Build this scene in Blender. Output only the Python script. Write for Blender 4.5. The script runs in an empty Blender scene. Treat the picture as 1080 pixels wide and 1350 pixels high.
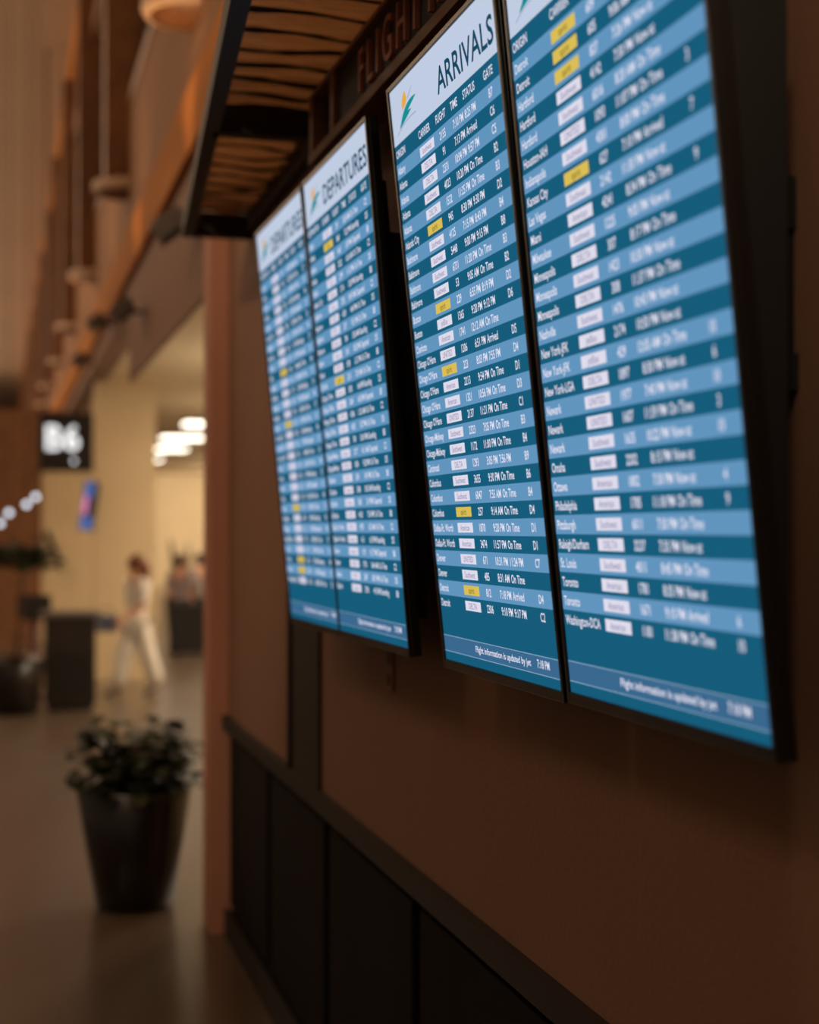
import bpy, bmesh, math, random
from mathutils import Vector, Matrix
random.seed(7)
R = math.radians
scene = bpy.context.scene
C = scene.collection

# ------------------------------------------------------------------ camera
ZC = 1.9                                    # camera height over the concourse floor
FPX = 1984.5                                # focal length for a 1080 px wide frame
cam_d = bpy.data.cameras.new('camera')
cam_d.sensor_fit = 'HORIZONTAL'; cam_d.sensor_width = 27.2
cam_d.lens = FPX / 1080 * 27.2
cam_d.clip_start = 0.05; cam_d.clip_end = 400
cam_d.dof.use_dof = True; cam_d.dof.focus_distance = 2.85; cam_d.dof.aperture_fstop = 1.75
cam = bpy.data.objects.new('camera', cam_d); C.objects.link(cam)
cam.location = (0, 0, ZC)
cam.rotation_euler = (R(90.7), 0, R(-15.2))
scene.camera = cam

# ------------------------------------------------------------------ world, big lights, exposure
W = bpy.data.worlds.new('world'); scene.world = W; W.use_nodes = True
bg = W.node_tree.nodes['Background']
bg.inputs[0].default_value = (1.0, 0.74, 0.52, 1); bg.inputs[1].default_value = 0.15
vs = scene.view_settings
vs.view_transform = 'Standard'; vs.look = 'None'; vs.gamma = 1; vs.exposure = 0; vs.use_curve_mapping = False

def area(name, loc, rot, size, energy, col):
    l = bpy.data.lights.new(name, 'AREA'); l.shape = 'RECTANGLE'; l.size, l.size_y = size
    l.energy = energy; l.color = col
    o = bpy.data.objects.new(name, l); C.objects.link(o); o.location = loc; o.rotation_euler = rot
    return o
# unseen warm fill lights added high in the hall
for k in range(-1, 6):
    area('hall_fill_down', (-4.5, 3 + 9*k, 8.6), (0, R(-12), 0), (1.6, 1.6), 42 if k < 2 else 240, (1.0, 0.74, 0.50))
# unseen upward fill added to brighten the ceiling and the upper wall
for k in range(0, 9):
    area('hall_fill_up', (-6.5, 1 + 8*k, 5.0), (R(180), R(20), 0), (2.5, .5), 150 + 45*k, (1.0, 0.74, 0.52))
# fill lights added above the canopy, shining down through the perforated sheets
for k in range(4):
    area('canopy_fill', (.70, .6 + 1.66*k, 3.75), (0, 0, 0), (.15, 1.2), 4.6, (1.0, 0.70, 0.45))
# fill added under the near canopy end, out of frame, for the wall
area('canopy_under_fill', (.62, 1.15, 3.12), (0, 0, 0), (.12, .12), 6.5, (1.0, 0.74, 0.52))
# unseen fill spot added to brighten the wall end and lounge fascia
def spot(name, loc, target, size, energy, col):
    l = bpy.data.lights.new(name, 'SPOT'); l.energy = energy; l.color = col; l.spot_size = R(size); l.spot_blend = .7; l.shadow_soft_size = .15
    o = bpy.data.objects.new(name, l); C.objects.link(o); o.location = loc
    o.rotation_euler = (Vector(target) - Vector(loc)).to_track_quat('-Z', 'Y').to_euler()
spot('wall_end_fill', (-3.5, 1.5, 6.5), (1.0, 7.5, 2.7), 40, 620, (1.0, 0.70, 0.46))

# ------------------------------------------------------------------ materials
def lin(c):
    return tuple(((v/255)/12.92 if v/255 <= .04045 else ((v/255+.055)/1.055)**2.4) for v in c) + (1,)
_m = {}
def mat(name, col, rough=.6, metal=0, var=0.12, scale=6, stretch=(1,1,1), emit=None, es=0, bump=0, bscale=40, spec=.5):
    """Principled material; colour from a stretched noise between two tones of the thing's own colour."""
    if name in _m: return _m[name]
    m = bpy.data.materials.new(name); m.use_nodes = True; _m[name] = m
    nt = m.node_tree; b = nt.nodes['Principled BSDF']
    b.inputs['Roughness'].default_value = rough; b.inputs['Metallic'].default_value = metal
    b.inputs['Specular IOR Level'].default_value = spec
    c = lin(col)
    if var > 0:
        tc = nt.nodes.new('ShaderNodeTexCoord'); mp = nt.nodes.new('ShaderNodeMapping'); mp.inputs['Scale'].default_value = stretch
        nz = nt.nodes.new('ShaderNodeTexNoise'); nz.inputs['Scale'].default_value = scale; nz.inputs['Detail'].default_value = 5
        rp = nt.nodes.new('ShaderNodeValToRGB')
        rp.color_ramp.elements[0].position = .3; rp.color_ramp.elements[1].position = .7
        rp.color_ramp.elements[0].color = tuple(v*(1-var) for v in c[:3]) + (1,)
        rp.color_ramp.elements[1].color = tuple(min(1, v*(1+var)) for v in c[:3]) + (1,)
        nt.links.new(tc.outputs['Object'], mp.inputs[0]); nt.links.new(mp.outputs[0], nz.inputs['Vector'])
        nt.links.new(nz.outputs['Fac'], rp.inputs[0]); nt.links.new(rp.outputs[0], b.inputs['Base Color'])
        if bump:
            n2 = nt.nodes.new('ShaderNodeTexNoise'); n2.inputs['Scale'].default_value = bscale
            bp = nt.nodes.new('ShaderNodeBump'); bp.inputs['Strength'].default_value = bump; bp.inputs['Distance'].default_value = .01
            nt.links.new(mp.outputs[0], n2.inputs['Vector']); nt.links.new(n2.outputs['Fac'], bp.inputs['Height']); nt.links.new(bp.outputs[0], b.inputs['Normal'])
    else:
        b.inputs['Base Color'].default_value = c
    if emit:
        b.inputs['Emission Color'].default_value = lin(emit); b.inputs['Emission Strength'].default_value = es
    return m
def screen_mat(name, col, es=1.0):
    m = bpy.data.materials.new(name); m.use_nodes = True; nt = m.node_tree; nt.nodes.remove(nt.nodes['Principled BSDF'])
    e = nt.nodes.new('ShaderNodeEmission'); e.inputs['Color'].default_value = lin(col); e.inputs['Strength'].default_value = es
    nt.links.new(e.outputs[0], nt.nodes['Material Output'].inputs['Surface'])
    return m

M_wall   = mat('warm_plaster', (130, 93, 70), .8, var=.06, scale=2, bump=.15, bscale=60)
M_upper  = mat('upper_plaster', (138, 94, 56), .85, var=.06, scale=1.5)
M_pil    = mat('rose_plaster_lit', (178, 124, 100), .8, var=.05, scale=2)  # wall plaster hue made lighter: brightness of the camera-facing side put into the colour
M_wains  = mat('darkened_wainscot', (22, 15, 12), .85, var=.25, scale=3, stretch=(1, 1, .2), spec=.15)  # near-black colour stands in for the dimness at the bottom of the view
M_woodd  = mat('dark_stained_wood', (30, 19, 13), .65, var=.3, scale=5, stretch=(1, .15, 1))
M_woodm  = mat('brown_wood', (122, 78, 44), .55, var=.22, scale=5, stretch=(1, .12, 1))
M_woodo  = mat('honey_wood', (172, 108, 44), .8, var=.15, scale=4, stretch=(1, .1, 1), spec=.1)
M_ceil   = mat('ceiling_plaster', (174, 146, 118), .9, var=.0, scale=1)
M_beige  = mat('beige_plaster', (214, 190, 150), .85, var=.04, scale=1.5)
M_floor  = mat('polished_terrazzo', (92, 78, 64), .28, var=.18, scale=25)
M_black  = mat('black_plastic', (14, 13, 13), .45, var=.15, scale=30)
M_bezel  = mat('black_bezel', (12, 12, 13), .35, var=.1, scale=30)
M_mount  = mat('black_steel', (8, 8, 8), .7, metal=0, var=.2, scale=14)
M_glassd = mat('night_glass', (26, 22, 20), .12, var=.1, scale=2)
M_cream  = mat('cream_plaster', (196, 164, 136), .7, var=.05, scale=4)
M_copper = mat('copper_letter', (178, 108, 80), .5, metal=0, var=.1, scale=20)
M_steel  = mat('brushed_steel', (120, 115, 110), .35, metal=.8, var=.1, scale=20)
M_grey   = mat('grey_metal', (104, 96, 90), .5, metal=.3, var=.08, scale=10)

# perforated corrugated metal: fine dot relief on the sheet
def perforated():
    m = bpy.data.materials.new('perforated_sheet'); m.use_nodes = True; nt = m.node_tree; b = nt.nodes['Principled BSDF']
    tc = nt.nodes.new('ShaderNodeTexCoord'); mp = nt.nodes.new('ShaderNodeMapping'); mp.inputs['Rotation'].default_value = (0, 0, R(45))
    v = nt.nodes.new('ShaderNodeTexVoronoi'); v.inputs['Scale'].default_value = 130; v.inputs['Randomness'].default_value = 0
    r = nt.nodes.new('ShaderNodeValToRGB'); r.color_ramp.elements[0].position = .25; r.color_ramp.elements[1].position = .4
    r.color_ramp.elements[0].color = lin((66, 44, 28)); r.color_ramp.elements[1].color = lin((150, 106, 68))
    nt.links.new(tc.outputs['Object'], mp.inputs[0]); nt.links.new(mp.outputs[0], v.inputs['Vector'])
    nt.links.new(v.outputs['Distance'], r.inputs[0]); nt.links.new(r.outputs[0], b.inputs['Base Color'])
    b.inputs['Roughness'].default_value = .55
    tr = nt.nodes.new('ShaderNodeBsdfTranslucent'); mx = nt.nodes.new('ShaderNodeMixShader'); mx.inputs[0].default_value = .3
    nt.links.new(r.outputs[0], tr.inputs['Color']); nt.links.new(b.outputs[0], mx.inputs[1]); nt.links.new(tr.outputs[0], mx.inputs[2])
    nt.links.new(mx.outputs[0], nt.nodes['Material Output'].inputs['Surface'])
    return m
M_perf = perforated()

# ------------------------------------------------------------------ mesh helpers
def link(name, me, m=None, parent=None):
    o = bpy.data.objects.new(name, me); C.objects.link(o)
    if m is not None:
        for mm in (m if isinstance(m, (list, tuple)) else [m]): me.materials.append(mm)
    if parent is not None: o.parent = parent
    return o
def finish(bm, name, m, parent=None, smooth=False):
    me = bpy.data.meshes.new(name)
    bmesh.ops.recalc_face_normals(bm, faces=bm.faces)
    if smooth:
        for f in bm.faces: f.smooth = True
    bm.to_mesh(me); bm.free()
    return link(name, me, m, parent)
def box(bm, a, b, bevel=0):
    x0, y0, z0 = a; x1, y1, z1 = b
    v = [bm.verts.new(p) for p in ((x0,y0,z0),(x1,y0,z0),(x1,y1,z0),(x0,y1,z0),(x0,y0,z1),(x1,y0,z1),(x1,y1,z1),(x0,y1,z1))]
    fs = [bm.faces.new([v[i] for i in q]) for q in ((3,2,1,0),(4,5,6,7),(0,1,5,4),(1,2,6,5),(2,3,7,6),(3,0,4,7))]
    if bevel:
        es = list({e for f in fs for e in f.edges})
        bmesh.ops.bevel(bm, geom=es, offset=bevel, segments=2, profile=.6, affect='EDGES')
def boxo(name, a, b, m, parent=None, bevel=0):
    bm = bmesh.new(); box(bm, a, b, bevel); return finish(bm, name, m, parent)
def prism(bm, pts, axis, t0, t1):
    """extrude polygon (2-d points) along an axis: 0 X, 1 Y, 2 Z"""
    def P(p, t):
        return {0: (t, p[0], p[1]), 1: (p[0], t, p[1]), 2: (p[0], p[1], t)}[axis]
    a = [bm.verts.new(P(p, t0)) for p in pts]; b = [bm.verts.new(P(p, t1)) for p in pts]
    bm.faces.new(a); bm.faces.new(b[::-1]); n = len(pts)
    for i in range(n): bm.faces.new((a[i], b[i], b[(i+1) % n], a[(i+1) % n]))
def tube(bm, pts, rad, seg=10):
    rings = []
    rr = rad if isinstance(rad, (list, tuple)) else [rad]*len(pts)
    P = [Vector(p) for p in pts]
    for i, p in enumerate(P):
        d = (P[min(i+1, len(P)-1)] - P[max(i-1, 0)]).normalized()
        up = Vector((0, 0, 1)) if abs(d.z) < .95 else Vector((1, 0, 0))
        s = d.cross(up).normalized(); t = s.cross(d)
        rings.append([bm.verts.new(p + (s*math.cos(2*math.pi*k/seg) + t*math.sin(2*math.pi*k/seg))*rr[i]) for k in range(seg)])
    for a, b in zip(rings, rings[1:]):
        for k in range(seg): bm.faces.new((a[k], a[(k+1) % seg], b[(k+1) % seg], b[k]))
    bm.faces.new(rings[0][::-1]); bm.faces.new(rings[-1])
def lathe(bm, prof, c=(0, 0, 0), seg=24, a0=0, a1=2*math.pi):
    full = abs(a1-a0-2*math.pi) < 1e-6; n = seg if full else seg+1
    rings = []
    for r, z in prof:
        rings.append([bm.verts.new((c[0]+r*math.cos(a0+(a1-a0)*k/seg), c[1]+r*math.sin(a0+(a1-a0)*k/seg), c[2]+z)) for k in range(n)])
    for a, b in zip(rings, rings[1:]):
        for k in range(n if full else n-1): bm.faces.new((a[k], a[(k+1) % n], b[(k+1) % n], b[k]))
    if full:
        if prof[0][0] > 1e-4: bm.faces.new(rings[0][::-1])
        if prof[-1][0] > 1e-4: bm.faces.new(rings[-1])
def tag(o, label, cat, group=None):
    o['label'] = label; o['category'] = cat
    if group: o['group'] = group
    return o
def struct(o, label=None):
    o['kind'] = 'structure'
    if label: o['label'] = label
    return o
def empty(name, loc=(0, 0, 0), rz=0):
    o = bpy.data.objects.new(name, None); C.objects.link(o); o.location = loc; o.rotation_euler = (0, 0, rz)
    o.empty_display_size = .1
    return o
def copy_tree(o, parent=None):
    c = o.copy(); C.objects.link(c); c.parent = parent
    for ch in list(o.children):
        d = ch.copy(); C.objects.link(d); d.parent = c
        for g in list(ch.children):
            e = g.copy(); C.objects.link(e); e.parent = d
    return c

# ------------------------------------------------------------------ the hall
XW = 1.04                                    # face of the long wall
YE = 85.0
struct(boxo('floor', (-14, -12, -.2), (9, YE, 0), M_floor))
struct(boxo('ceiling', (-14, -12, 8.8), (1.6, YE, 9.0), M_ceil))
def wall(name, parts, m, label=None):
    bm = bmesh.new()
    for a, b in parts: box(bm, a, b)
    return struct(finish(bm, name, m), label)
wall('wall_right', [((XW, -4, 1.0), (XW+.25, 7.3, 3.98)), ((XW, 7.3, 3.15), (XW+.03, 12.85, 3.98)), ((XW, 12.85, 3.8), (XW+.25, YE, 3.98))], M_wall)
wall('wall_upper', [((XW, -4, 3.98), (XW+.25, YE, 5.55)), ((XW, -4, 7.5), (XW+.25, YE, 8.8))], M_upper)
# panelling under a rail, darkened in colour to dim the lower wall
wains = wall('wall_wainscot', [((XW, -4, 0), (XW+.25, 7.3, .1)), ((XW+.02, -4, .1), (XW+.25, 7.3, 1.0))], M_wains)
y = -3.9
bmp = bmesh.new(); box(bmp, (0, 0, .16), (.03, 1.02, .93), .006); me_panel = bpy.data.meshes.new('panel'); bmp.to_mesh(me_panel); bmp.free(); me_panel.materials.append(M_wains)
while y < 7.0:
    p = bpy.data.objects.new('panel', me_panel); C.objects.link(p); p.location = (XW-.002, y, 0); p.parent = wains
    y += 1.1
struct(boxo('trim_1', (XW-.03, -4, .97), (XW+.02, 7.1, 1.03), M_woodd))
struct(boxo('baseboard_right', (XW-.018, -4, 0), (XW, 7.1, .12), M_woodd))
# pilaster that closes the wall before the opening
struct(boxo('wall_pilaster', (.952, 7.1, 0), (XW+.02, 7.32, 3.32), M_pil))
struct(boxo('trim_2', (XW-.012, 4.95, 1.03), (XW, 5.4, 1.62), M_woodd))
# lit ledge, cornice, frieze
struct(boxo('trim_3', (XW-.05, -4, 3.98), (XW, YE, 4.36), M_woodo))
struct(boxo('trim_4', (XW-.10, -4, 8.35), (XW, YE, 8.8), M_woodo))
struct(boxo('trim_5', (XW-.05, -4, 7.5), (XW, YE, 7.72), M_woodm))
struct(boxo('trim_6', (XW-.015, -4, 5.44), (XW+.1, YE, 5.56), M_woodm))
struct(boxo('wall_end', (-14, YE-.2, 3.9), (1.6, YE, 8.8), M_upper))
# clerestory: dark panes between piers, one window per bay
PY0, PDY = 8.4, 4.6
for k in range(-2, 14):
    yc = PY0 + PDY*k
    w = struct(boxo('window_%d' % (k+3), (XW+.17, yc+.14, 5.55), (XW+.19, yc+PDY-.14, 7.5), M_glassd))
    for f in (0.02, .5, .98):
        ym = yc+.14 + f*(PDY-.28); boxo('mullion', (XW+.13, ym-.03, 5.55), (XW+.2, ym+.03, 7.5), M_woodd, w)
    boxo('transom', (XW+.13, yc+.14, 6.5), (XW+.2, yc+PDY-.14, 6.56), M_woodd, w)
for k in range(-2, 15):
    yc = PY0 + PDY*k
    struct(boxo('wall_pier', (.84, yc-.16, 4.86), (XW+.25, yc+.16, 8.36), M_woodm))

# low portal across the concourse, far ahead
wall('wall_portal', [((-14, 26, 0), (.66, 26.3, 3.92)), ((.66, 26, 2.95), (XW+.1, 26.3, 3.92))], M_woodm)
struct(boxo('wall_beige', (.66, 26.05, 0), (2.0, 26.3, 2.95), M_beige))
# lounge behind the opening
struct(boxo('wall_lounge_pier', (1.15, 19.5, 0), (1.92, 19.8, 3.8), M_beige))
struct(boxo('ceiling_lounge', (XW+.25, 7.3, 3.8), (9, 52, 4.0), M_beige))
struct(boxo('wall_lounge_back', (1.92, 51, 0), (9, 51.2, 3.8), M_beige))
struct(boxo('wall_lounge_side', (8.8, 7.3, 0), (9, 51, 3.8), M_beige))
struct(boxo('wall_lounge_front', (XW+.25, 7.3, 0), (9, 7.5, 3.8), M_beige))

# ------------------------------------------------------------------ glyphs
CHARS = "ABCDEFGHIJKLMNOPQRSTUVWXYZabcdefghijklmnopqrstuvwxyz0123456789:./-' "
def glyphs(chars, extrude=0, offset=0, res=3):
    """char -> (verts, faces, advance), cap height scaled to 1"""
    objs = {}
    def mk(s):
        cu = bpy.data.curves.new('glyph', 'FONT'); cu.body = s; cu.size = 1; cu.resolution_u = res; cu.extrude = extrude; cu.offset = offset
        o = bpy.data.objects.new('glyph', cu); C.objects.link(o); return o
    for c in set(chars) | {'H'}:
        objs[c] = mk(c); objs['|'+c] = mk('|'+c+'|')
    objs['||'] = mk('||')
    bpy.context.view_layer.update()
    dg = bpy.context.evaluated_depsgraph_get()
    out = {}; W0 = objs['||'].dimensions.x
    cap = objs['H'].dimensions.y - 2*offset
    for c in set(chars) | {'H'}:
        e = objs[c].evaluated_get(dg); me = e.to_mesh()
        out[c] = ([v.co.copy()/cap if extrude == 0 else Vector((v.co.x/cap, v.co.y/cap, v.co.z)) for v in me.vertices], [tuple(p.vertices) for p in me.polygons], (objs['|'+c].dimensions.x - W0)/cap)
        e.to_mesh_clear()
    for o in objs.values():
        cu = o.data; bpy.data.objects.remove(o); bpy.data.curves.remove(cu)
    return out
GL = glyphs(CHARS, 0, .014)
def width(s, g=None): return sum((g or GL)[c][2] for c in s)
class Print:
    """collects flat lettering and shapes in the plane of a screen (x right, y up)"""
    def __init__(s): s.v = []; s.f = []; s.mi = []
    def text(s, t, x, y, cap, xs=.90, align='l', z=0, mi=0, wid=None):
        w = width(t)*cap
        if wid: xs = wid/w
        w *= xs
        x -= {'l': 0, 'c': w/2, 'r': w}[align]
        for c in t:
            vs_, fs_, adv = GL[c]; b = len(s.v)
            s.v += [(x+p.x*cap*xs, y+p.y*cap, z) for p in vs_]
            s.f += [tuple(b+i for i in f) for f in fs_]; s.mi += [mi]*len(fs_)
            x += adv*cap*xs
    def quad(s, x0, y0, x1, y1, z=0, mi=0):
        b = len(s.v); s.v += [(x0,y0,z),(x1,y0,z),(x1,y1,z),(x0,y1,z)]; s.f.append((b,b+1,b+2,b+3)); s.mi.append(mi)
    def poly(s, pts, z=0, mi=0):
        b = len(s.v); s.v += [(p[0], p[1], z) for p in pts]; s.f.append(tuple(range(b, b+len(pts)))); s.mi.append(mi)
    def build(s, name, mats, parent):
        me = bpy.data.meshes.new(name); me.from_pydata(s.v, [], s.f)
        for m in mats: me.materials.append(m)
        for p, i in zip(me.polygons, s.mi): p.material_index = i
        return link(name, me, None, parent)

# ------------------------------------------------------------------ flight displays
DW, DH = .6804, 1.2096
S_head  = screen_mat('lcd_pale_header', (192, 204, 226))
S_dark  = screen_mat('lcd_dark_teal', (22, 92, 122))
S_light = screen_mat('lcd_light_blue', (98, 149, 190))
S_foot  = screen_mat('lcd_footer_blue', (58, 104, 142))
S_line  = screen_mat('lcd_footer_line', (140, 170, 195))
S_white = screen_mat('lcd_white_letter', (226, 226, 242))
S_title = screen_mat('lcd_title_navy', (22, 72, 96))
S_badge = screen_mat('lcd_badge_white', (222, 220, 236))
S_yel   = screen_mat('lcd_badge_yellow', (218, 190, 84))
S_bink  = screen_mat('lcd_badge_ink', (158, 150, 184))
S_yink  = screen_mat('lcd_badge_dark_ink', (140, 122, 50))
S_teal  = screen_mat('lcd_logo_teal', (22, 140, 150))
S_oran  = screen_mat('lcd_logo_orange', (232, 168, 60))
S_pale  = screen_mat('lcd_logo_grey', (150, 166, 186))
SW, DL, SP, UA, AA, JB = 'Southwest', 'DELTA', 'spirit', 'UNITED', 'American', 'jetBlue'
ARR1 = [('Albany',SW,'2155','7:10 PM','8:25 PM','B7'),('Atlanta',DL,'91','7:13 PM','Arrived','C6'),('Atlanta',DL,'2331','10:04 PM','9:57 PM','C5'),('Atlanta',SW,'4023','10:20 PM','On Time','B2'),
 ('Atlanta',DL,'1532','11:25 PM','On Time','B3'),('Atlantic City',SP,'945','8:30 PM','9:30 PM','D2'),('Baltimore',SW,'4125','7:15 PM','8:43 PM','B4'),('Baltimore',SW,'5448','9:00 PM','9:15 PM','B8'),
 ('Baltimore',SW,'6731','11:20 PM','On Time','B3'),('Baltimore',SW,'53','9:05 AM','On Time','B2'),('Boston',SP,'229','6:55 PM','8:19 PM','D2'),('Boston',JB,'1365','9:20 PM','9:12 PM','D6'),
 ('Charlotte',AA,'1741','12:12 AM','On Time',''),("Chicago O'Hare",UA,'1206','6:51 PM','Arrived','D5'),("Chicago O'Hare",SP,'223','8:03 PM','7:55 PM','D4'),("Chicago O'Hare",AA,'2213','9:54 PM','On Time','D1'),
 ("Chicago O'Hare",AA,'1321','10:56 PM','On Time','D3'),("Chicago O'Hare",UA,'2137','11:21 PM','On Time','C1'),('Chicago-Midway',SW,'2323','7:05 PM','On Time','B3'),('Chicago-Midway',SW,'1172','11:00 PM','On Time','B4'),
 ('Cincinnati',DL,'1293','3:05 PM','7:56 PM','B9'),('Columbus',SW,'3655','9:30 PM','On Time','B6'),('Columbus',SW,'6047','7:55 AM','On Time','B4'),('Columbus',SP,'257','9:14 AM','On Time','D4'),
 ('Dallas-Ft. Worth',AA,'1870','9:20 PM','On Time','D1'),('Dallas-Ft. Worth',AA,'3474','11:57 PM','On Time','D1'),('Denver',UA,'671','10:31 PM','11:24 PM','C7'),('Denver',SW,'485','8:31 AM','On Time',''),
 ('Detroit',SP,'812','7:18 PM','Arrived','D4'),('Detroit',DL,'2306','9:10 PM','9:17 PM','C2')]
ARR2 = [('Detroit',SP,'609','7:04 AM','On Time',''),('Detroit',SP,'605','9:06 AM','On Time',''),('Hartford',SP,'827','7:26 PM','Now at',''),('Hartford',SW,'4142','7:30 PM','Now at',''),('Hartford',SW,'6016','8:20 AM','On Time',''),
 ('Houston-IAH',UA,'1093','11:07 PM','On Time','3'),('Indianapolis',SW,'4301','8:00 PM','On Time',''),('Kansas City',SP,'627','7:10 PM','Arrived','7'),('Las Vegas',SW,'2142','11:30 PM','Now at',''),('Miami',AA,'4241','8:34 PM','On Time','9'),
 ('Milwaukee',SW,'1225','9:05 PM','Now at',''),('Minneapolis',DL,'307','8:17 PM','On Time',''),('Minneapolis',SW,'1423','10:30 PM','Now at',''),('Minneapolis',DL,'308','11:37 PM','On Time',''),('Nashville',SW,'1476','10:43 PM','Now at',''),
 ('New York-JFK',JB,'2174','10:50 PM','Now at',''),('New York-JFK',JB,'429','12:05 AM','On Time','10'),('New York-LGA',DL,'1897','8:30 PM','Now at','6'),('Newark',UA,'1977','7:40 PM','Now at','10'),('Newark',UA,'1607','11:59 PM','On Time','3'),
 ('Newark',SW,'1635','10:22 PM','Now at','10'),('Omaha',SW,'2202','8:15 PM','Now at',''),('Ottawa',AA,'1802','7:30 PM','Now at','4'),('Philadelphia',AA,'1785','11:18 PM','On Time','9'),('Pittsburgh',SW,'6011','7:50 PM','On Time',''),
 ('Raleigh/Durham',DL,'3237','7:35 PM','Now at',''),('St. Louis',SW,'4011','8:45 PM','On Time',''),('Toronto',AA,'1781','8:35 PM','Now at',''),('Toronto',AA,'1671','9:10 PM','Arrived','6'),('Washington-DCA',AA,'1181','11:38 PM','On Time','10')]
def departures(rows, yellow, off):
    out = []
    for i in range(30):
        a = rows[(i*3+off) % 30]
        out.append((sorted(r[0] for r in rows)[i], SP if i in yellow else (SW, DL, UA, AA)[(i*7+off) % 4], str(200 + (i*577+off*91) % 4700), '%d:%02d %s' % (1+(i*5+off) % 11, (i*17+off*5) % 60, 'PM' if i % 3 else 'AM'),
                    ('On Time', 'On Time', 'Boarding', 'Departed')[(i*5+off) % 4], 'BCD'[(i+off) % 3] + str(1+(i*3+off) % 9)))
    return out
ROW0, ROWP = .1275, .02612
def rect_faces(me_v, me_f, mi, y0, y1, m):
    b = len(me_v); me_v += [(0,y0,0),(DW,y0,0),(DW,y1,0),(0,y1,0)]; me_f.append((b,b+1,b+2,b+3)); mi.append(m)

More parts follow.
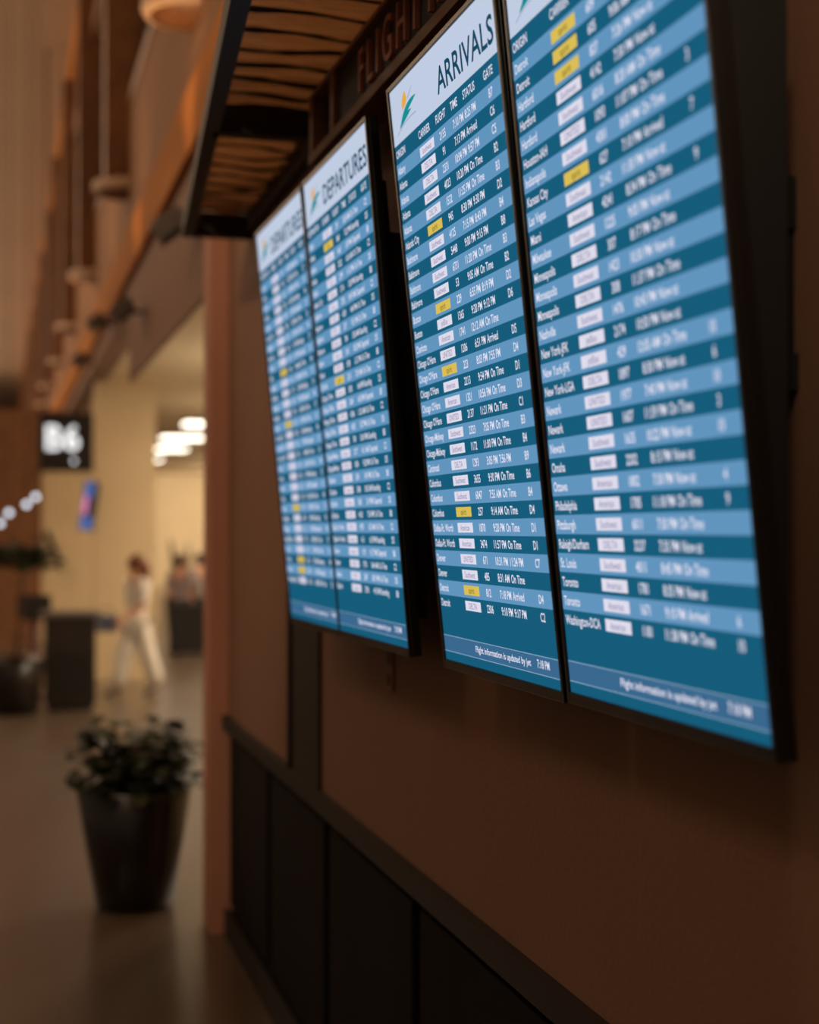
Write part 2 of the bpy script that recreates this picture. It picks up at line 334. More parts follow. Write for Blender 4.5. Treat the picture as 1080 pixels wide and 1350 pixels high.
def display(loc, tilt, psi, title, rows, first_col, label, mount_back, plate_top=True):
    root = empty('flight_display', (0, 0, 0))
    tag(root, label, 'display', 'row of flight information displays')
    d = Vector((math.sin(psi), -math.cos(psi), 0)); n0 = Vector((-math.cos(psi), -math.sin(psi), 0))
    up = Vector((0, 0, 1))*math.cos(tilt) + n0*math.sin(tilt); n = d.cross(up)
    Mx = Matrix.Identity(4)
    for i, a in enumerate((d, up, n)):
        for r_ in range(3): Mx[r_][i] = a[r_]
    Mx.translation = Vector(loc); root.matrix_world = Mx
    inv = Mx.inverted()
    # housing: frame ring around the panel plus shallow tray
    bs, bt, bb, th = .011, .011, .019, .026
    bm = bmesh.new()
    box(bm, (-bs, -bb, -th), (DW+bs, DH+bt, -.003), .003)
    finish(bm, 'housing', M_bezel, root)
    bm = bmesh.new()
    box(bm, (-bs, -bb, -.004), (0, DH+bt, .004), .0015); box(bm, (DW, -bb, -.004), (DW+bs, DH+bt, .004), .0015)
    box(bm, (0, -bb, -.004), (DW, 0, .004), .0015); box(bm, (0, DH, -.004), (DW, DH+bt, .004), .0015)
    finish(bm, 'bezel', M_bezel, root)
    bm = bmesh.new(); box(bm, (.06, .1, -th-.03), (DW-.06, DH-.12, -th+.002), .008); finish(bm, 'rear_cover', M_black, root)
    # wall mount: wedge between the tilted set and a vertical back
    bm = bmesh.new()
    vsx = []
    for u in (.055, DW-.055):
        ring = []
        for v, zz in ((.065, -th-.002), (.80*DH, -th-.002)):
            ring.append(inv @ (Mx @ Vector((u, v, zz))))
        for z in (loc[2]+.80*DH*math.cos(tilt)+.0, loc[2]+.065):
            pw = Mx @ Vector((u, 0, 0)); ring.append(inv @ Vector((mount_back, pw.y, z)))
        vsx.append([bm.verts.new(p) for p in ring])
    a, b = vsx
    bm.faces.new(a); bm.faces.new(b[::-1])
    for i in range(4): bm.faces.new((a[i], b[i], b[(i+1) % 4], a[(i+1) % 4]))
    mnt = finish(bm, 'wall_mount', M_mount, root)
    for (z0, z1, xo) in ((loc[2]+.46, loc[2]+.75, 0), (loc[2]+.46, loc[2]+.51, .006), (loc[2]+.68, loc[2]+.75, .004)):
        bm = bmesh.new()
        ya = (Mx @ Vector((DW-.145+xo*2, 0, 0))).y; yb = (Mx @ Vector((.145-xo*2, 0, 0))).y
        box(bm, (mount_back-.004-xo, ya, z0), (XW, yb, z1))
        bm.transform(inv); finish(bm, 'wall_plate', M_mount, mnt)
    # the lit panel with its bands
    v, f, mi = [], [], []
    Y = lambda fr: DH*(1-fr)
    rect_faces(v, f, mi, Y(.0955), Y(0), 0); rect_faces(v, f, mi, Y(ROW0), Y(.0955), 1)
    for i in range(30): rect_faces(v, f, mi, Y(ROW0+ROWP*(i+1)), Y(ROW0+ROWP*i), 2 if i % 2 == 0 else 1)
    rect_faces(v, f, mi, Y(.956), Y(ROW0+ROWP*30), 1); rect_faces(v, f, mi, Y(.9572), Y(.956), 4)
    rect_faces(v, f, mi, Y(.9838), Y(.9572), 3); rect_faces(v, f, mi, Y(.985), Y(.9838), 4); rect_faces(v, f, mi, Y(1), Y(.985), 1)
    me = bpy.data.meshes.new('screen'); me.from_pydata(v, [], f)
    for m in (S_head, S_dark, S_light, S_foot, S_line): me.materials.append(m)
    for p, i in zip(me.polygons, mi): p.material_index = i
    scr = link('screen', me, None, root); scr['label'] = 'lit blue striped timetable screen'
    # lettering
    L = Print(); B = Print(); T = Print()
    T.text(title, .975*DW, Y(.0775), .0475, align='r', z=.0006, wid=.49*DW if title == 'ARRIVALS' else .665*DW)
    hy = Y(.1175)
    for t, u in ((first_col, .012), ('CARRIER', .262), ('FLIGHT', .437), ('TIME', .580), ('STATUS', .692), ('GATE', .868)):
        L.text(t, u*DW, hy-.0005, .0155, z=.0006, xs=.88)
    for i, (c, car, num, tm, st, g) in enumerate(rows):
        yc = Y(ROW0+ROWP*(i+.5)); yb = yc-.0078
        L.text(c, .013*DW, yb, .0152, z=.0006)
        L.text(num, .49*DW, yb, .0152, align='c', z=.0006); L.text(tm, .683*DW, yb, .0152, align='r', z=.0006, xs=.88)
        L.text(st, .695*DW, yb, .0152, z=.0006, xs=.88); L.text(g, .91*DW, yb, .0152, align='c', z=.0006)
        yl = car == SP
        B.quad(.260*DW, yc-.0098, .405*DW, yc+.0098, .0005, 1 if yl else 0)
        B.text(car, .3325*DW, yc-.0058, .0115, align='c', z=.0010, mi=3 if yl else 2, xs=.9 if len(car) > 6 else 1.05)
    fy = Y(.9745)
    L.text('Flight information is updated by jet', .315*DW, fy, .0125, z=.0006, wid=.47*DW); L.text('7:18 PM', .832*DW, fy, .0145, z=.0006, xs=.9)
    T.build('title_print', [S_title], scr); L.build('letter_print', [S_white], scr); B.build('badge_print', [S_badge, S_yel, S_bink, S_yink], scr)
    # emblem: orange sail, teal swoops, pale arc with small type
    G = Print(); ox, oy, sx, sy = .045*DW, Y(.072), .160, .085
    def arc(pts_in, pts_out, mi): G.poly([(ox+a*sx, oy+b*sy) for a, b in pts_in + pts_out[::-1]], .0006, mi)
    def curve(p0, p1, p2, k=10): return [((1-t)**2*p0[0]+2*t*(1-t)*p1[0]+t*t*p2[0], (1-t)**2*p0[1]+2*t*(1-t)*p1[1]+t*t*p2[1]) for t in [i/k for i in range(k+1)]]
    arc(curve((.34,.34),(.30,.62),(.50,.74)), curve((.34,.34),(.66,.40),(.50,.74)), 1)
    arc(curve((.20,.04),(.55,.22),(.98,.42)), curve((.20,.04),(.48,.54),(.98,.42)), 0)
    arc(curve((.14,-.04),(.44,.06),(.74,.20)), curve((.14,-.04),(.34,.32),(.74,.20)), 0)
    arc(curve((.55,.46),(.70,.52),(.86,.72)), curve((.55,.46),(.66,.58),(.86,.72)), 2)
    arc(curve((.02,-.16),(.35,.06),(.92,.02)), curve((.02,-.13),(.35,.09),(.92,.05)), 2)
    G.build('emblem_print', [S_teal, S_oran, S_pale], scr)
    return root
display((.8946, 4.7189, 1.6258), R(5.45), R(.797), 'DEPARTURES', departures(ARR2, {9, 14, 22, 27, 28}, 3), 'DESTINATION', 'farthest departures display, beside the rose plaster pilaster, with the smallest lit screen', .96)
display((.8953, 4.0136, 1.6289), R(4.9), R(.836), 'DEPARTURES', departures(ARR1, {1, 12}, 1), 'DESTINATION', 'departures display with thick black side edge, next to the gap before the arrivals displays', .965)
display((.9219, 3.0918, 1.6257), R(6.0), R(.39), 'ARRIVALS', ARR1, 'ORIGIN', 'sharply focused arrivals display listing Albany to Detroit under the flight sign', .98)
display((.9248, 2.3691, 1.6296), R(5.62), R(.33), 'ARRIVALS', ARR2, 'ORIGIN', 'nearest and largest arrivals display, listing Detroit to Washington', .98)

# ------------------------------------------------------------------ sign over the displays
DROT = R(.78)
sg = empty('overhead_sign', (0, 0, 0), DROT)
tag(sg, 'long dark box sign with copper letters reading FLIGHT INFORMATION', 'sign')
def sbox(name, a, b, m, p=sg, bev=0): return boxo(name, a, b, m, p, bev)
sbox('board', (.93, 1.75, ZC+1.079), (1.0, 3.94, ZC+1.235), M_woodd)
sbox('lower_rail', (.912, .9, ZC+1.052), (1.0, 4.25, ZC+1.079), M_woodm)
sbox('upper_rail', (.912, .9, ZC+1.235), (1.0, 4.25, ZC+1.249), M_woodm)
sbox('end_frame', (.915, 3.94, ZC+1.079), (1.0, 3.985, ZC+1.235), M_woodm)
sbox('end_frame', (.915, 4.20, ZC+1.079), (1.0, 4.25, ZC+1.235), M_woodm)
sbox('side_panel', (.955, 3.985, ZC+1.079), (1.0, 4.20, ZC+1.235), M_black)
GX = glyphs('FLIGHTNORMA', .006, 0, 4)
yl = 3.685
for ch in 'FLIGHT INFORMATION':
    if ch != ' ':
        vs_, fs_, adv = GX[ch]; cap = .106; me = bpy.data.meshes.new('letter')
        me.from_pydata([(.924+p.z*1.0, yl-p.x*cap*.82, ZC+1.104+p.y*cap) for p in vs_], [], fs_)
        link('letter', me, M_copper, sg)
        yl -= (adv*cap*.82 + (.026 if ch != 'I' else .03))
    else: yl -= .035

# ------------------------------------------------------------------ canopy
cz = ZC + 1.25
cp = empty('canopy', (XW, 3.2, cz)); tag(cp, 'dark timber canopy frame with corrugated perforated metal sheets above the displays', 'canopy')
off = Vector((XW, 3.2, cz))
def part_from(bm, name, m, smooth=False):
    bmesh.ops.translate(bm, verts=bm.verts, vec=-off); return finish(bm, name, m, cp, smooth)
fx = lambda y: .519 + (y-3.52)*.0766
bm = bmesh.new(); prism(bm, [(fx(-1), -1), (fx(-1)+.05, -1), (fx(6.43)+.05, 6.43), (fx(6.43), 6.43)], 2, cz, cz+.07); part_from(bm, 'front_beam', M_woodd)
bm = bmesh.new(); box(bm, (XW-.04, -1, cz+.02), (XW, 6.43, cz+.13)); part_from(bm, 'wall_beam', M_woodd)
ribs = [6.40, 4.735, 3.07, 1.405, -.26]
for yr in ribs:
    bm = bmesh.new(); box(bm, (fx(yr)+.03, yr-.03, cz), (XW, yr+.03, cz+.10)); part_from(bm, 'cross_beam', M_woodd)
for y1, y0 in zip(ribs, ribs[1:]):
    bm = bmesh.new(); n = 132; rows_ = []
    for i in range(n+1):
        yy = y0 + (y1-y0)*i/n; ph = (yy/.15) % 1.0; zz = cz+.085 + .034*(ph/.8 if ph < .8 else (1-ph)/.2) + .004*math.sin(yy*9.1)
        rows_.append([bm.verts.new((fx(yy)+.03+(XW-fx(yy)-.03)*q/6, yy, zz+.007*math.sin(q*1.3+yy*5))) for q in range(7)])
    for a, b in zip(rows_, rows_[1:]):
        for q in range(6): bm.faces.new((a[q], a[q+1], b[q+1], b[q]))
    part_from(bm, 'corrugated_sheet', M_perf, True)
    for i in range(1, int((y1-y0)/.15)):
        yy = y0 + .15*i + random.uniform(-.012, .012); pts = []; ph = random.uniform(0, 6.28); xa, xb = fx(yy)+.04, XW-.04
        for q in range(8):
            t = q/7; pts.append((xa+(xb-xa)*t, yy+.014*math.sin(t*7+ph), cz+.085+.008*math.sin(t*5+ph)))
        bm = bmesh.new(); tube(bm, pts, [random.uniform(.003, .009) for _ in pts], 6); part_from(bm, 'shade_line', M_woodd, True)  # thin dark rods added to draw the shaded lines of the corrugation

# ------------------------------------------------------------------ corbels under the piers
def half_mesh(name, prof, m):
    bm = bmesh.new(); lathe(bm, prof, (0, 0, 0), 20, R(90), R(270)); bmesh.ops.recalc_face_normals(bm, faces=bm.faces)
    for f in bm.faces: f.smooth = True
    me = bpy.data.meshes.new(name); bm.to_mesh(me); bm.free(); me.materials.append(m); return me
me_cb = half_mesh('bowl', [(.0, .0), (.15, .005), (.255, .035), (.262, .10), (.0, .125)], M_woodm)
me_cr = half_mesh('rim', [(.25, .02), (.285, .03), (.30, .06), (.295, .115), (.255, .12), (.25, .02)], M_cream)
cl = ['large cream half-round corbel cut by the top edge of the photo', 'cream half-round corbel second from the camera on the upper wall', 'cream half-round corbel third along the upper wall', 'cream half-round corbel fourth along the upper wall',
      'cream half-round corbel fifth along the upper wall', 'small cream half-round corbel sixth along the upper wall',
      'small cream half-round corbel seventh along the upper wall', 'tiny cream half-round corbel third from the far end', 'tiny cream half-round corbel second from the far end', 'tiniest cream half-round corbel at the far end of the upper wall']
for k in range(0, 10):
    o = empty('wall_corbel', (XW, PY0+PDY*k, 4.74))
    for nm, me in (('bowl', me_cb), ('rim', me_cr)):
        q = bpy.data.objects.new(nm, me); C.objects.link(q); q.parent = o
    tag(o, cl[k], 'corbel', 'corbels under the clerestory piers')

# ------------------------------------------------------------------ floodlights on the fascia
def floodlight(y, label, z=3.55):
    r_ = empty('floodlight', (XW, y, z)); tag(r_, label, 'light', 'floodlights along the fascia')
    bm = bmesh.new(); box(bm, (-.1, -.012, -.012), (0, .012, .012)); box(bm, (-.014, -.05, -.05), (0, .05, .05)); finish(bm, 'bracket', M_black, r_)
    bm = bmesh.new(); box(bm, (-.09, -.07, -.055), (.09, .07, .055), .01)
    bm.transform(Matrix.Translation((-.16, 0, .02)) @ Matrix.Rotation(R(-38), 4, 'Y')); finish(bm, 'lamp_body', M_grey, r_)
    bm = bmesh.new(); box(bm, (-.10, -.08, -.075), (.06, .08, -.062), .003)
    bm.transform(Matrix.Translation((-.16, 0, .02)) @ Matrix.Rotation(R(-38), 4, 'Y')); finish(bm, 'visor', M_black, r_)
    l = bpy.data.lights.new('flood', 'SPOT'); l.energy = 55; l.color = (1, .6, .3); l.spot_size = R(120); l.spot_blend = .8; l.shadow_soft_size = .05
    lo = bpy.data.objects.new('flood', l); C.objects.link(lo); lo.parent = r_; lo.location = (-.24, 0, .16); lo.rotation_euler = (R(180), R(-25), 0)
    return r_
for y, t in ((8.24, 'grey floodlight with dark visor beside the canopy corner'), (11.5, 'grey floodlight with dark visor above the lounge opening'), (14.8, 'small grey floodlight third along the fascia'), (18.1, 'small grey floodlight above the gate sign')):
    floodlight(y, t, 3.55 if y < 12.8 else 3.9)

# ------------------------------------------------------------------ lounge ceiling lights
M_lamp = mat('lamp_diffuser', (240, 236, 226), .5, var=0, emit=(255, 244, 222), es=5)
k = 1.9/1.5
for i, (x, y, w) in enumerate(((2.577*k, 20.67*k, .40), (2.93*k, 23.8*k, .40), (2.60*k, 23.9*k, .40), (3.07*k, 27.1*k, .38), (2.77*k, 27.2*k, .38), (3.097*k, 31.2*k, .25))):
    r_ = empty('ceiling_lamp', (x, y, 3.8)); tag(r_, ['nearest lit ceiling lamp in the lounge, beside the pilaster', 'lit lounge ceiling lamp in the second row, nearer the pilaster', 'lit lounge ceiling lamp in the second row, nearer the beige pier',
        'lit lounge ceiling lamp in the third row, nearer the pilaster', 'lit lounge ceiling lamp in the third row, nearer the beige pier', 'smallest and farthest lit ceiling lamp in the lounge'][i], 'lamp', 'lounge ceiling lamps')
    boxo('lamp_frame', (-w/2-.03, -.33, -.04), (w/2+.03, .33, 0), M_grey, r_)
    boxo('diffuser', (-w/2, -.3, -.075), (w/2, .3, -.04), M_lamp, r_, .01)
for (x, y) in ((4.5, 12), (4.5, 18), (5.5, 24)):
    area('lounge_fill_down', (x, y, 3.7), (0, 0, 0), (1.2, 1.2), 190, (1, .86, .68))  # unseen fill added to light the lounge from above
for (x, y) in ((4.5, 10), (4.5, 16), (5.5, 22), (7, 32), (7.5, 40)):
    area('lounge_fill_up', (x, y, 2.4), (R(180), 0, 0), (1.5, .5), 130, (1, .86, .68))  # unseen upward fill added to brighten the lounge ceiling

area('lounge_wall_fill', (7.6, 45, 3.4), (R(60), 0, R(25)), (1.5, .3), 330, (1, .88, .72))  # unseen fill added to brighten the lounge back wall
# ------------------------------------------------------------------ gate sign B6
M_signlit = mat('lit_letter', (235, 240, 245), .5, var=0, emit=(232, 240, 246), es=1.3)
gs = empty('gate_sign', (.92, 22, 2.72)); tag(gs, 'dark hanging gate sign with white lit characters B6', 'sign')
bm = bmesh.new(); box(bm, (-.40, 0, .02), (.39, .22, .86), .015); finish(bm, 'sign_box', M_woodd, gs)
for x in (-.3, .3):
    bm = bmesh.new(); tube(bm, [(x, .11, .84), (x, .11, 6.08)], .015, 8); finish(bm, 'hanging_rod', M_black, gs)
GB = glyphs('B6', .012, .01, 5); xx = -.33
for ch in 'B6':
    vs_, fs_, adv = GB[ch]; me = bpy.data.meshes.new('character'); me.from_pydata([(xx+p.x*.34*.92, -.012-p.z, .33+p.y*.34) for p in vs_], [], fs_)
    link('character', me, M_signlit, gs); xx += adv*.34*.92+.015
bm = bmesh.new(); bmesh.ops.create_uvsphere(bm, u_segments=16, v_segments=10, radius=.03); bmesh.ops.translate(bm, verts=bm.verts, vec=(.085, -.06, .165)); finish(bm, 'round_lamp', M_signlit, gs, True)

# ------------------------------------------------------------------ globe pendants
M_globe = mat('opal_globe', (225, 232, 240), .4, var=0, emit=(214, 228, 244), es=2.5)
for (x, z, t) in ((-.008, 1.99, 'lowest white globe pendant at the photo edge'), (.105, 2.126, 'second lowest white globe pendant'), (.322, 2.235, 'white globe pendant just below the highest one'), (.435, 2.333, 'highest of the four white globe pendants')):
    r_ = empty('globe_pendant', (x, 20, z)); tag(r_, t, 'lamp', 'globe pendants in the concourse')
    bm = bmesh.new(); bmesh.ops.create_uvsphere(bm, u_segments=20, v_segments=12, radius=.035); finish(bm, 'globe', M_globe, r_, True)
    bm = bmesh.new(); tube(bm, [(0, 0, .03), (0, 0, 8.8-z)], .006, 6); finish(bm, 'cord', M_black, r_)
    bm = bmesh.new(); lathe(bm, [(.010, .028), (.018, .034), (.016, .055), (.008, .06)], seg=14); finish(bm, 'cap', M_steel, r_, True)

# ------------------------------------------------------------------ blade screen, handrail
M_blue = mat('blue_panel', (70, 110, 190), .4, var=0, emit=(60, 96, 170), es=.6)
M_pink = mat('pink_panel', (214, 140, 200), .4, var=0, emit=(190, 120, 180), es=.7)
M_navy = mat('navy_panel', (16, 34, 48), .4, var=.1)
bl = empty('blade_sign', (1.08, 19.42, 2.2)); tag(bl, 'narrow tilted blue and pink lit panel on the beige pier', 'sign')
bm = bmesh.new(); box(bm, (-.09, -.03, -.30), (.09, .03, .32), .008)
bm.transform(Matrix.Rotation(R(8), 4, 'Y')); finish(bm, 'panel_body', M_navy, bl)
for nm, a, b, m in (('blue_field', (-.085, -.036, .12), (.03, -.03, .31), M_blue), ('pink_field', (-.085, -.036, -.1), (-.02, -.03, .12), M_pink), ('blue_field', (-.085, -.036, -.29), (.06, -.03, -.13), M_blue)):
    bm = bmesh.new(); box(bm, a, b); bm.transform(Matrix.Rotation(R(8), 4, 'Y')); finish(bm, nm, m, bl)
bm = bmesh.new(); tube(bm, [(.06, 0, .1), (.09, .09, .1)], .02, 8); finish(bm, 'arm', M_black, bl)
hr = empty('stair_handrail', (.86, 25.9, 1.3)); tag(hr, 'short dark sloping handrail fixed to the far beige wall', 'handrail')
bm = bmesh.new(); tube(bm, [(-.12, 0, .58), (.11, 0, .03)], .05, 10); finish(bm, 'rail', M_woodd, hr)
for t in (.2, .8):
    x = -.12+.23*t; z = .58-.55*t; bm = bmesh.new(); tube(bm, [(x, 0, z), (x, .15, z)], .012, 8); finish(bm, 'bracket', M_black, hr)

# ------------------------------------------------------------------ plants
M_leaf = mat('dark_green_leaf', (44, 50, 26), .5, var=.35, scale=9)
M_leaf2 = mat('olive_leaf', (84, 84, 40), .5, var=.35, scale=9)
M_pot  = mat('dark_glazed_pot', (26, 19, 16), .3, var=.2, scale=8)
M_bark = mat('brown_bark', (84, 54, 32), .8, var=.3, scale=12)
M_soil = mat('potting_soil', (32, 24, 18), .95, var=.3, scale=30)
def leaf(bm, base, d, L, w, droop):
    d = d.normalized(); s = d.cross(Vector((0, 0, 1)));  s = s.normalized() if s.length > .01 else Vector((1, 0, 0))
    pts = []
    for t, ww in ((0, .08), (.3, .8), (.6, 1), (.85, .55), (1, .04)):
        c = base + d*(L*t) - Vector((0, 0, droop*L*t*t)); pts.append((bm.verts.new(c + s*w*ww), bm.verts.new(c - s*w*ww)))
    for a, b in zip(pts, pts[1:]): bm.faces.new((a[0], a[1], b[1], b[0]))
def rnd_dir(up=.2):
    a = random.uniform(0, 2*math.pi); z = random.uniform(-.3, 1)*1.0 + up; return Vector((math.cos(a), math.sin(a), z))
def potted(name, loc, label, pot_prof, spread, n, L, m, stem_h=0, spikes=False):
    r_ = empty(name, loc); tag(r_, label, 'plant')
    bm = bmesh.new(); lathe(bm, pot_prof, seg=28); finish(bm, 'pot', M_pot, r_, True)
    top = pot_prof[2][1]
    bm = bmesh.new(); lathe(bm, [(.0001, top-.05), (pot_prof[2][0]*.9, top-.05)], seg=20); finish(bm, 'soil', M_soil, r_)
    bm = bmesh.new()
    if spikes:
        for i in range(n):
            a = random.uniform(0, 6.28); d = Vector((math.cos(a)*.22, math.sin(a)*.22, 1)); leaf(bm, Vector((random.uniform(-.06,.06), random.uniform(-.06,.06), top-.06)), d, L*random.uniform(.6, 1), .045, -.0)
    else:
        for i in range(n):
            q = rnd_dir(); q.normalize(); rr = random.uniform(.2, 1)**.6
            base = Vector((q.x*spread[0]*rr, q.y*spread[0]*rr, top+stem_h+max(q.z, -.25)*spread[1]*rr))
            leaf(bm, base, rnd_dir(), L*random.uniform(.6, 1.1), L*random.uniform(.22, .34), random.uniform(.2, .7))
    f = finish(bm, 'foliage', m, r_); f['kind'] = 'stuff'
    if not spikes:
        bm = bmesh.new()
        for i in range(4 if stem_h == 0 else 1):
            a = i*1.6; tube(bm, [(math.cos(a)*.04*(stem_h == 0), math.sin(a)*.04*(stem_h == 0), top-.06), (math.cos(a)*.06, math.sin(a)*.06, top+max(stem_h*.6, .15)), (math.cos(a)*.09, 0, top+stem_h+spread[1]*.5)], [.02, .016, .008], 8)
        finish(bm, 'stem', M_bark, r_, True)
    return r_
potted('potted_shrub', (.66, 7.75, 0), 'leafy shrub in a tall dark tapered pot by the wall', [(.17, 0), (.20, .02), (.29, .60), (.265, .62), (.25, .56)], (.33, .42), 420, .15, M_leaf)
potted('indoor_tree', (.15, 16.2, 0), 'dark leafy indoor tree at the photo edge under the globe pendants', [(.2, 0), (.24, .02), (.3, .55), (.27, .57), (.26, .5)], (.42, .30), 420, .17, M_leaf, stem_h=.98)
potted('spiky_plant', (2.98, 26.2, 0), 'tall spiky plant in a pot behind the two waiting people', [(.16, 0), (.18, .02), (.24, .75), (.22, .77), (.2, .7)], (.2, .2), 14, 1.15, M_leaf2, spikes=True)

# ------------------------------------------------------------------ gate counter, kiosk
gc = empty('gate_counter', (.72, 16.3, 0)); tag(gc, 'dark gate counter with grey top beside the walking woman', 'counter')
boxo('body', (-.26, 0, .06), (.26, .5, .98), mat('counter_dark', (34, 24, 20), .5, var=.2), gc, .01)
boxo('plinth', (-.23, .03, 0), (.23, .47, .06), M_black, gc)
boxo('worktop', (-.30, -.04, .98), (.30, .54, 1.03), M_grey, gc, .008)
boxo('front_panel', (-.22, -.012, .14), (.22, 0, .62), M_black, gc, .004)
ks = empty('info_kiosk', (.37, 17.6, 0)); tag(ks, 'dark tilted monitor kiosk on a red-brown post beside the gate counter', 'kiosk')
bm = bmesh.new(); lathe(bm, [(.2, 0), (.2, .02), (.06, .05), (.055, .95), (.04, .96)], seg=20); finish(bm, 'post', mat('red_brown_post', (96, 50, 32), .5, var=.2), ks, True)
bm = bmesh.new(); box(bm, (-.19, -.03, -.14), (.19, .03, .14), .012); bm.transform(Matrix.Translation((0, 0, 1.03)) @ Matrix.Rotation(R(-25), 4, 'X')); finish(bm, 'monitor', M_black, ks)

# ------------------------------------------------------------------ people
M_skin = mat('skin', (196, 140, 110), .6, var=.04)
def skin(name, verts, edges, m, parent, sub=2, root=0):
    """verts: (x, y, z, radius or (rx, ry)); a continuous skinned surface"""
    me = bpy.data.meshes.new(name); me.from_pydata([v[:3] for v in verts], edges, [])
    o = bpy.data.objects.new(name, me); C.objects.link(o)
    o.modifiers.new('skin', 'SKIN').use_smooth_shade = True
    sl = me.skin_vertices[0].data
    for i, v in enumerate(verts):
        r_ = v[3]; sl[i].radius = r_ if isinstance(r_, tuple) else (r_, r_); sl[i].use_root = (i == root)
    s_ = o.modifiers.new('sub', 'SUBSURF'); s_.levels = sub; s_.render_levels = sub
    bpy.context.view_layer.update()
    ev = o.evaluated_get(bpy.context.evaluated_depsgraph_get()); me2 = bpy.data.meshes.new_from_object(ev)
    bpy.data.objects.remove(o); bpy.data.meshes.remove(me)
    me2.name = name; me2.materials.clear()
    for p in me2.polygons: p.use_smooth = True
    return link(name, me2, m, parent)
def ell(bm, c, r3, seg=14):
    for v in bmesh.ops.create_uvsphere(bm, u_segments=seg, v_segments=seg//2+2, radius=1)['verts']: v.co = Vector((c[0]+v.co.x*r3[0], c[1]+v.co.y*r3[1], c[2]+v.co.z*r3[2]))
def person(loc, rz, H, label, J, top_m, leg_m, hair_m, hair, wide=1.0, shoe=(30, 24, 22)):
    """local frame: faces -Y; J holds the joints in units of height. Trunk, head and limbs are one skinned surface."""
    r_ = empty('person', loc, rz); tag(r_, label, 'person')
    S = lambda p: (p[0]*H, p[1]*H, p[2]*H)
    def v(k, r): return S(J[k]) + ((tuple(q*H for q in r)) if isinstance(r, tuple) else r*H,)
    V, E, ix = [], [], {}
    def add(k, r, frm=None):
        ix[k] = len(V); V.append(v(k, r))
        if frm: E.append((ix[frm], ix[k]))
    add('pelvis', (.078, .055)); add('waist', (.066, .048), 'pelvis'); add('chest', (.078, .055), 'waist'); add('neck', .030, 'chest')
    add('jaw', (.040, .046), 'neck'); add('head', (.048, .056), 'jaw'); add('crown', (.038, .044), 'head')
    for s in 'LR':
        add('sho'+s, .034, 'chest'); add('elb'+s, .024, 'sho'+s); add('wri'+s, .017, 'elb'+s); add('palm'+s, (.022, .012), 'wri'+s)
        add('hip'+s, .052, 'pelvis'); add('kne'+s, .036, 'hip'+s); add('ank'+s, .022, 'kne'+s); add('toe'+s, (.022, .016), 'ank'+s)
    body = skin('body', V, E, M_skin, r_)
    # fingers and thumb rooted in each palm
    for s, sg_ in (('L', 1), ('R', -1)):
        p = Vector(S(J['palm'+s])); d = (p - Vector(S(J['wri'+s]))).normalized(); side = Vector((0, 1, 0))
        side = (side - d*side.dot(d)).normalized(); nrm = d.cross(side)
        bm = bmesh.new()
        for q, ln in zip((-1.5, -.5, .5, 1.5), (.040, .047, .044, .034)):
            b = p + d*.008*H + side*q*.010*H; tube(bm, [b, b+d*ln*.55*H, b+d*ln*H-nrm*sg_*.012*H], [.0052*H, .005*H, .004*H], 6)
        b = p - side*.018*H; tube(bm, [b, b+(d*.7-side*.7)*.018*H, b+(d*.9-side*.3)*.036*H], [.006*H, .0055*H, .0045*H], 6)
        finish(bm, 'hand_fingers', M_skin, r_, True)
    # nose, ears, eyes, mouth
    h = Vector(S(J['head'])); bm = bmesh.new(); ell(bm, h+Vector((0, -.058*H, -.008*H)), (.008*H, .012*H, .014*H), 8); finish(bm, 'nose', M_skin, r_, True)
    for s in (-1, 1): bm = bmesh.new(); ell(bm, h+Vector((s*.05*H, .004*H, -.006*H)), (.006*H, .012*H, .018*H), 8); finish(bm, 'ear', M_skin, r_, True)
    for s in (-1, 1):
        bm = bmesh.new(); ell(bm, h+Vector((s*.018*H, -.053*H, .004*H)), (.007*H, .004*H, .004*H), 8); finish(bm, 'eye', M_black, r_, True)
    bm = bmesh.new(); ell(bm, h+Vector((0, -.053*H, -.030*H)), (.014*H, .004*H, .004*H), 8); finish(bm, 'mouth', mat('lips', (160, 84, 76), .5, var=0), r_, True)
    # clothing
    V, E, ix = [], [], {}
    add('hem', (.094, .070)); add('pelvis', (.092, .068), 'hem'); add('waist', (.078, .058), 'pelvis'); add('chest', (.090, .066), 'waist')
    for s in 'LR': add('sho'+s, .044, 'chest'); add('elb'+s, .034, 'sho'+s)
    skin('shirt', V, E, top_m, r_)
    V, E, ix = [], [], {}
    add('pelvis', (.092, .068))
    for s in 'LR': add('hip'+s, .062, 'pelvis'); add('kne'+s, .046*wide, 'hip'+s); add('ank'+s, .036*wide, 'kne'+s)
    skin('trousers', V, E, leg_m, r_)
    for s in 'LR':
        a = Vector(S(J['ank'+s])); t = Vector(S(J['toe'+s])); bm = bmesh.new()
        tube(bm, [a+(a-t)*.35+Vector((0, 0, -.012*H)), a*.5+t*.5, t+(t-a)*.25], [.022*H, .026*H, .016*H], 10); finish(bm, 'shoe', mat('shoe%d' % shoe[0], shoe, .5, var=.1), r_, True)
    bm = bmesh.new()
    for dc, rr in hair: ell(bm, h+Vector(dc)*H, tuple(q*H for q in rr), 16)
    finish(bm, 'hair', hair_m, r_, True)
    return r_
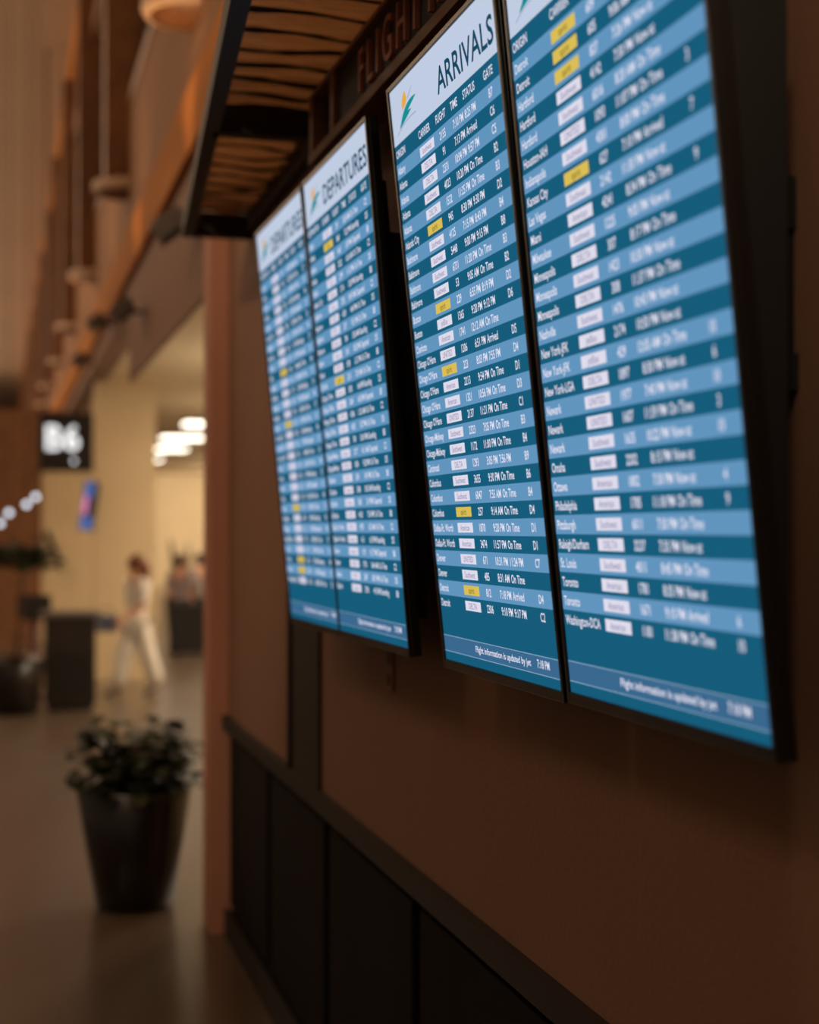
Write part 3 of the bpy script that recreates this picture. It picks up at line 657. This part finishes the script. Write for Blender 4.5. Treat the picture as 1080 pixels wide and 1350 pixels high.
def stand(stride=0, arm=.0, bend=0):
    J = dict(hem=(0,0,.455), pelvis=(0,0,.53), waist=(0,-.002,.62), chest=(0,.0,.745), neck=(0,-.004,.835), jaw=(0,-.016,.875), head=(0,-.010,.925), crown=(0,0,.965))
    for s, x in (('L', 1), ('R', -1)):
        st = stride*x
        J.update({'sho'+s: (x*.105, 0, .80), 'elb'+s: (x*.125, .02-st*.35-arm*.0, .63), 'wri'+s: (x*.115, -.03-st*.6-bend*.12, .49+bend*.14), 'palm'+s: (x*.112, -.04-st*.65-bend*.17, .45+bend*.16),
                  'hip'+s: (x*.052, 0, .50), 'kne'+s: (x*.055, st*.5-.008, .28), 'ank'+s: (x*.055, st+.01, .045 + max(st, 0)*.12), 'toe'+s: (x*.060, st-.075, .018+max(st, 0)*.02)})
    return J
M_white = mat('white_cloth', (236, 230, 220), .8, var=.05); M_lilac = mat('lilac_grey_cloth', (142, 124, 124), .8, var=.06); M_dcl = mat('black_cloth', (24, 21, 20), .8, var=.1)
M_greyc = mat('grey_cloth', (128, 116, 108), .8, var=.06); M_auburn = mat('auburn_hair', (106, 56, 26), .5, var=.2, scale=20); M_dhair = mat('dark_hair', (30, 22, 18), .5, var=.2, scale=20); M_rhair = mat('dark_red_hair', (70, 32, 24), .5, var=.2, scale=20)
long_hair = [((0, .014, .014), (.068, .074, .068)), ((.0, .055, -.03), (.064, .052, .08)), ((0, .068, -.095), (.056, .036, .07))]
short_hair = [((0, .012, .014), (.057, .064, .058)), ((0, .035, -.015), (.05, .04, .045))]
woman = person((1.53, 17.7, 0), R(-62), 1.62, 'walking woman with long auburn hair in loose white clothes', stand(.13, bend=.5), M_white, M_white, M_auburn, long_hair, 1.5, (120, 108, 98))
person((2.70, 23.5, 0), R(150), 1.54, 'standing person with dark red hair, lilac-grey top and black trousers', stand(.02), M_lilac, M_dcl, M_rhair, short_hair, 1.1)
person((3.15, 24.7, 0), R(200), 1.54, 'standing person with black hair and grey top beside the rose pilaster', stand(-.02), M_greyc, M_dcl, M_dhair, short_hair, 1.1)
# handbag of the walking woman, black holdall of the waiting pair
M_bag = mat('blue_grey_bag', (84, 98, 128), .6, var=.1)
hb = empty('handbag', (1.18, 17.55, .74)); tag(hb, 'small blue-grey handbag carried by the walking woman', 'bag')
boxo('bag_body', (-.12, -.05, 0), (.12, .05, .19), M_bag, hb, .02)
bm = bmesh.new(); tube(bm, [(-.08, 0, .18), (-.05, 0, .27), (.05, 0, .27), (.08, 0, .18)], .008, 8); finish(bm, 'handle', M_bag, hb)
sc_ = empty('suitcase', (2.74, 22.9, 0)); tag(sc_, 'black upright suitcase in front of the waiting pair', 'suitcase')
boxo('shell', (-.27, -.15, .05), (.27, .15, .80), M_dcl, sc_, .03)
for x in (-.17, .17):
    bm = bmesh.new(); tube(bm, [(x, -.1, .028), (x, .1, .028)], .027, 10); finish(bm, 'wheel', M_black, sc_)
bm = bmesh.new(); tube(bm, [(-.1, .08, .78), (-.1, .08, 1.02), (.1, .08, 1.02), (.1, .08, .78)], .012, 8); finish(bm, 'handle', M_steel, sc_)

# ------------------------------------------------------------------ small things on the wall
pl = empty('wall_outlet', (XW, 4.02, 1.52)); tag(pl, 'small brown outlet plate on the wall under the displays', 'outlet')
boxo('plate', (-.008, -.04, -.06), (0, .04, .06), M_woodm, pl, .002)
for z in (-.03, .03): boxo('socket', (-.011, -.018, z-.016), (-.008, .018, z+.016), M_black, pl, .002)
bm = bmesh.new(); tube(bm, [(XW-.014, 5.45, 1.75), (XW-.014, 5.45, 1.4), (XW-.014, 5.45, 1.03)], .011, 8)
tag(finish(bm, 'wall_cable', M_black), 'dark cable running down the wall under the farthest display', 'cable')
